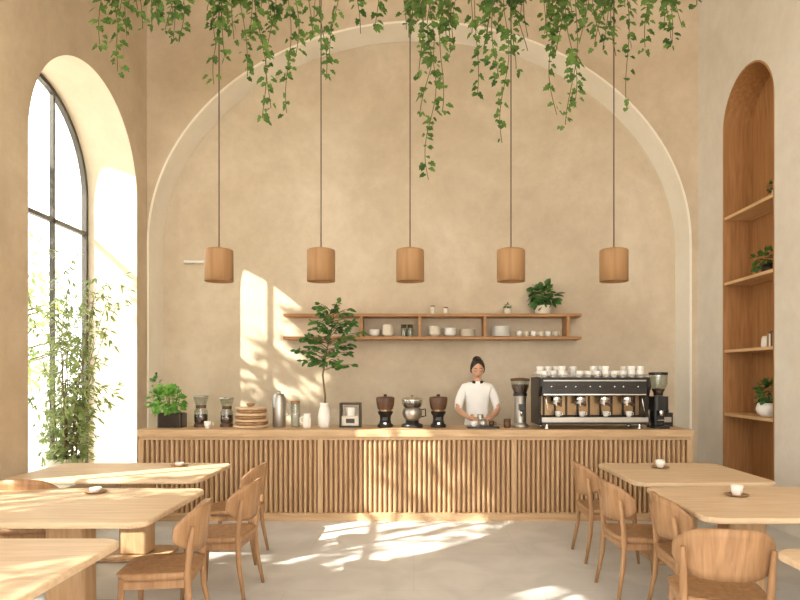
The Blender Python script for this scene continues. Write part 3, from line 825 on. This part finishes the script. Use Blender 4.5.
def head_obj():
    T = Matrix.Translation((0, -0.045, 1.68)) @ Matrix.Rotation(math.radians(16), 4, 'X') @ Matrix.Scale(1.06, 4)
    b = MB()
    seg, rings = 28, 20; v = []; f = []
    for j in range(rings+1):
        th = math.pi*j/rings
        for i in range(seg):
            a = 2*math.pi*i/seg
            x, y, z = math.sin(th)*math.cos(a), math.sin(th)*math.sin(a), -math.cos(th)
            X, Y, Z = x*0.076, y*0.094, z*0.118
            if z < 0:
                X *= 1-0.30*(-z)**1.3; Y = Y*(1-0.22*(-z)) - 0.018*(-z)
            v.append((X, Y, Z))
    for j in range(rings):
        for i in range(seg):
            i2 = (i+1) % seg; f.append((j*seg+i, j*seg+i2, (j+1)*seg+i2, (j+1)*seg+i))
    b.add(v, f, 'skin', True, T)
    b.tube([(0,-0.088,0.015),(0,-0.098,-0.01),(0,-0.106,-0.03)], [0.006,0.009,0.011], 'skin', 8, T, True)
    b.ball((0,-0.097,-0.036), (0.015,0.011,0.008), 'skin', 10, T)
    for s in (-1, 1):
        b.ball((s*0.031,-0.083,0.002), (0.015,0.009,0.009), 'skin', 12, T)
        b.tube([(s*0.017,-0.0915,-0.001),(s*0.031,-0.0935,-0.006),(s*0.045,-0.086,-0.001)], [0.002,0.0032,0.002], 'hair', 6, T)
        b.tube([(s*0.014,-0.0925,0.022),(s*0.032,-0.0905,0.027),(s*0.05,-0.078,0.022)], [0.0025,0.0035,0.002], 'hair', 6, T)
        b.ball((s*0.076,0.005,-0.005), (0.010,0.018,0.030), 'skin', 12, T)
    b.tube([(-0.022,-0.086,-0.064),(-0.01,-0.094,-0.062),(0,-0.095,-0.063),(0.01,-0.094,-0.062),(0.022,-0.086,-0.064)], [0.0015,0.0035,0.0035,0.0035,0.0015], 'lip', 8, T)
    b.tube([(-0.017,-0.088,-0.068),(0,-0.094,-0.07),(0.017,-0.088,-0.068)], [0.0015,0.004,0.0015], 'lip', 8, T)
    b.make('head', parent=root)
    b = MB(); v = []; f = []
    for j in range(rings+1):
        for i in range(seg):
            a = 2*math.pi*i/seg
            ca, sa = math.cos(a), math.sin(a)
            front = max(0, -sa)
            lim = math.pi*(0.66-0.38*front**1.1)
            th = lim*j/rings
            x, y, z = math.sin(th)*ca, math.sin(th)*sa, math.cos(th)
            th_in = 1.0 if j < rings else 0.93
            wob = 1+0.02*math.sin(a*9)*math.sin(th*2)
            v.append((x*0.087*th_in*wob, (y*0.102+0.004)*th_in*wob, z*0.128*th_in))
    for j in range(rings):
        for i in range(seg):
            i2 = (i+1) % seg; f.append((j*seg+i2, j*seg+i, (j+1)*seg+i, (j+1)*seg+i2))
    b.add(v, f, 'hair', True, T)
    b.ball((0, 0.10, 0.075), (0.055, 0.05, 0.05), 'hair', 16, T)
    b.make('hair', parent=root)
head_obj()
for s in (-1, 1):
    b = MB()
    w = Vector((s*0.13, -0.30, 1.085)); d = Vector((-s*0.55, -0.8, -0.15)).normalized()
    up = Vector((0, 0, 1)); up = (up-d*up.dot(d)).normalized(); lat = d.cross(up)
    b.tube([w-d*0.02, w+d*0.02, w+d*0.055, w+d*0.085], [0.026, 0.027, 0.032, 0.026], 'skin', 12, round_end=True)
    inn = Vector((-s, 0, 0))
    for k, (off, L) in enumerate(((0.026,0.068),(0.009,0.076),(-0.009,0.07),(-0.026,0.055))):
        p0 = w+d*0.082+up*off
        dirs = [d, (d+inn*0.5).normalized(), (d*0.4+inn).normalized()]
        p1 = p0+dirs[0]*L*0.45; p2 = p1+dirs[1]*L*0.32; p3 = p2+dirs[2]*L*0.23
        b.tube([p0-d*0.02, p0, p1, p2, p3], [0.009,0.009,0.0085,0.0078,0.0065], 'skin', 8, round_end=True)
    t0 = w+d*0.03+up*0.024; t1 = t0+(d*0.6+up*0.8).normalized()*0.03; t2 = t1+(d+inn*0.4).normalized()*0.028
    b.tube([t0, t1, t2], [0.013,0.011,0.008], 'skin', 8, round_end=True)
    b.make('hand_l' if s > 0 else 'hand_r', parent=root)
    b = MB()
    b.tube([(s*0.11,0.07,0.035),(s*0.11,0.0,0.045),(s*0.115,-0.1,0.035),(s*0.118,-0.15,0.03)], [0.033,0.042,0.038,0.028], 'black', 12, round_end=True)
    b.make('shoe_l' if s > 0 else 'shoe_r', parent=root)
b = MB()
b.lathe([(0.04,0),(0.045,0.005),(0.045,0.05),(0.036,0.085),(0.04,0.1),(0.036,0.1),(0.032,0.085),(0.04,0.05),(0,0.01)], (0,0,0), 'steel', 20, cap=False)
b.make('milk_pitcher', (0.0, -0.37, 1.03), parent=root)

# ------------------------------------------------------------------ trees outside
def tree(x, y, h, n, rx, low=0.45, cl=0.6, nc=9, seed=1, mat='green'):
    rs = random.Random(seed)
    b = MB()
    b.tube([(0,0,0),(0.1,0.05,h*0.4),(-0.05,0,h*0.75),(0,0,h)], [0.1,0.08,0.05,0.02], 'stem', 10)
    for i in range(14):
        a = rs.uniform(0, 6.28); z = rs.uniform(0.4, 1)*h
        b.tube([(0,0,z-0.3),(math.cos(a)*rx*0.5,math.sin(a)*rx*0.5,z),(math.cos(a)*rx,math.sin(a)*rx,z+0.35)], [0.03,0.02,0.006], 'stem', 5)
    for c in range(nc):
        a = rs.uniform(0, 6.28); r = rs.uniform(0, 0.7)*rx
        fol(b, (math.cos(a)*r, math.sin(a)*r, h*rs.uniform(low, 1.05)), (cl,cl,cl*0.85), n//nc, 0.22, 0.1, mat, 0.2)
    b.make('outdoor_tree', (x, y, -0.16))
tree(-8.6, -1.4, 8.2, 900, 1.7, 0.4, 0.6, 10, 3)
tree(-7.2, 1.5, 8.0, 800, 1.4, 0.45, 0.5, 11, 5)
tree(-8.4, -4.6, 7.0, 900, 1.6, 0.4, 0.6, 10, 8)
tree(-6.5, 4.35, 7.0, 5600, 0.75, 0.42, 0.85, 14, 11)  # unseen dense crown added to block window sun, leaving a narrow wall streak
tree(-9.5, 15.0, 4.2, 900, 1.5, 0.4, 0.7, 10, 14, 'bamboo')

# ------------------------------------------------------------------ light
sun = bpy.data.lights.new('sun_light', 'SUN'); sun.energy = 14.0; sun.angle = math.radians(0.5); sun.color = (1.0, 0.92, 0.80)
so = bpy.data.objects.new('sun_light', sun); COL.objects.link(so)
so.location = (-8, -4, 10)
so.rotation_euler = Vector((1.0, 0.72, -0.90)).to_track_quat('-Z', 'Y').to_euler()
w = bpy.data.worlds.new('sky'); scene.world = w; w.use_nodes = True
bg = w.node_tree.nodes['Background']
tc = w.node_tree.nodes.new('ShaderNodeTexCoord'); sx = w.node_tree.nodes.new('ShaderNodeSeparateXYZ'); rp = w.node_tree.nodes.new('ShaderNodeValToRGB')
rp.color_ramp.elements[0].position = 0.45; rp.color_ramp.elements[0].color = (1.0, 0.97, 0.92, 1)
rp.color_ramp.elements[1].position = 1.0; rp.color_ramp.elements[1].color = (0.88, 0.94, 1.0, 1)
w.node_tree.links.new(tc.outputs['Generated'], sx.inputs[0]); w.node_tree.links.new(sx.outputs['Z'], rp.inputs['Fac']); w.node_tree.links.new(rp.outputs['Color'], bg.inputs['Color'])
bg.inputs['Strength'].default_value = 4.8

# ------------------------------------------------------------------ camera
cd = bpy.data.cameras.new('camera'); cam = bpy.data.objects.new('camera', cd); COL.objects.link(cam)
cam.location = (0, 0, 1.6); cam.rotation_euler = (math.pi/2, 0, 0)
cd.sensor_width = 36; cd.lens = 36*640/800
cd.shift_x = -14/800; cd.shift_y = 75/800
scene.camera = cam
scene.view_settings.view_transform = 'Standard'
scene.view_settings.look = 'None'
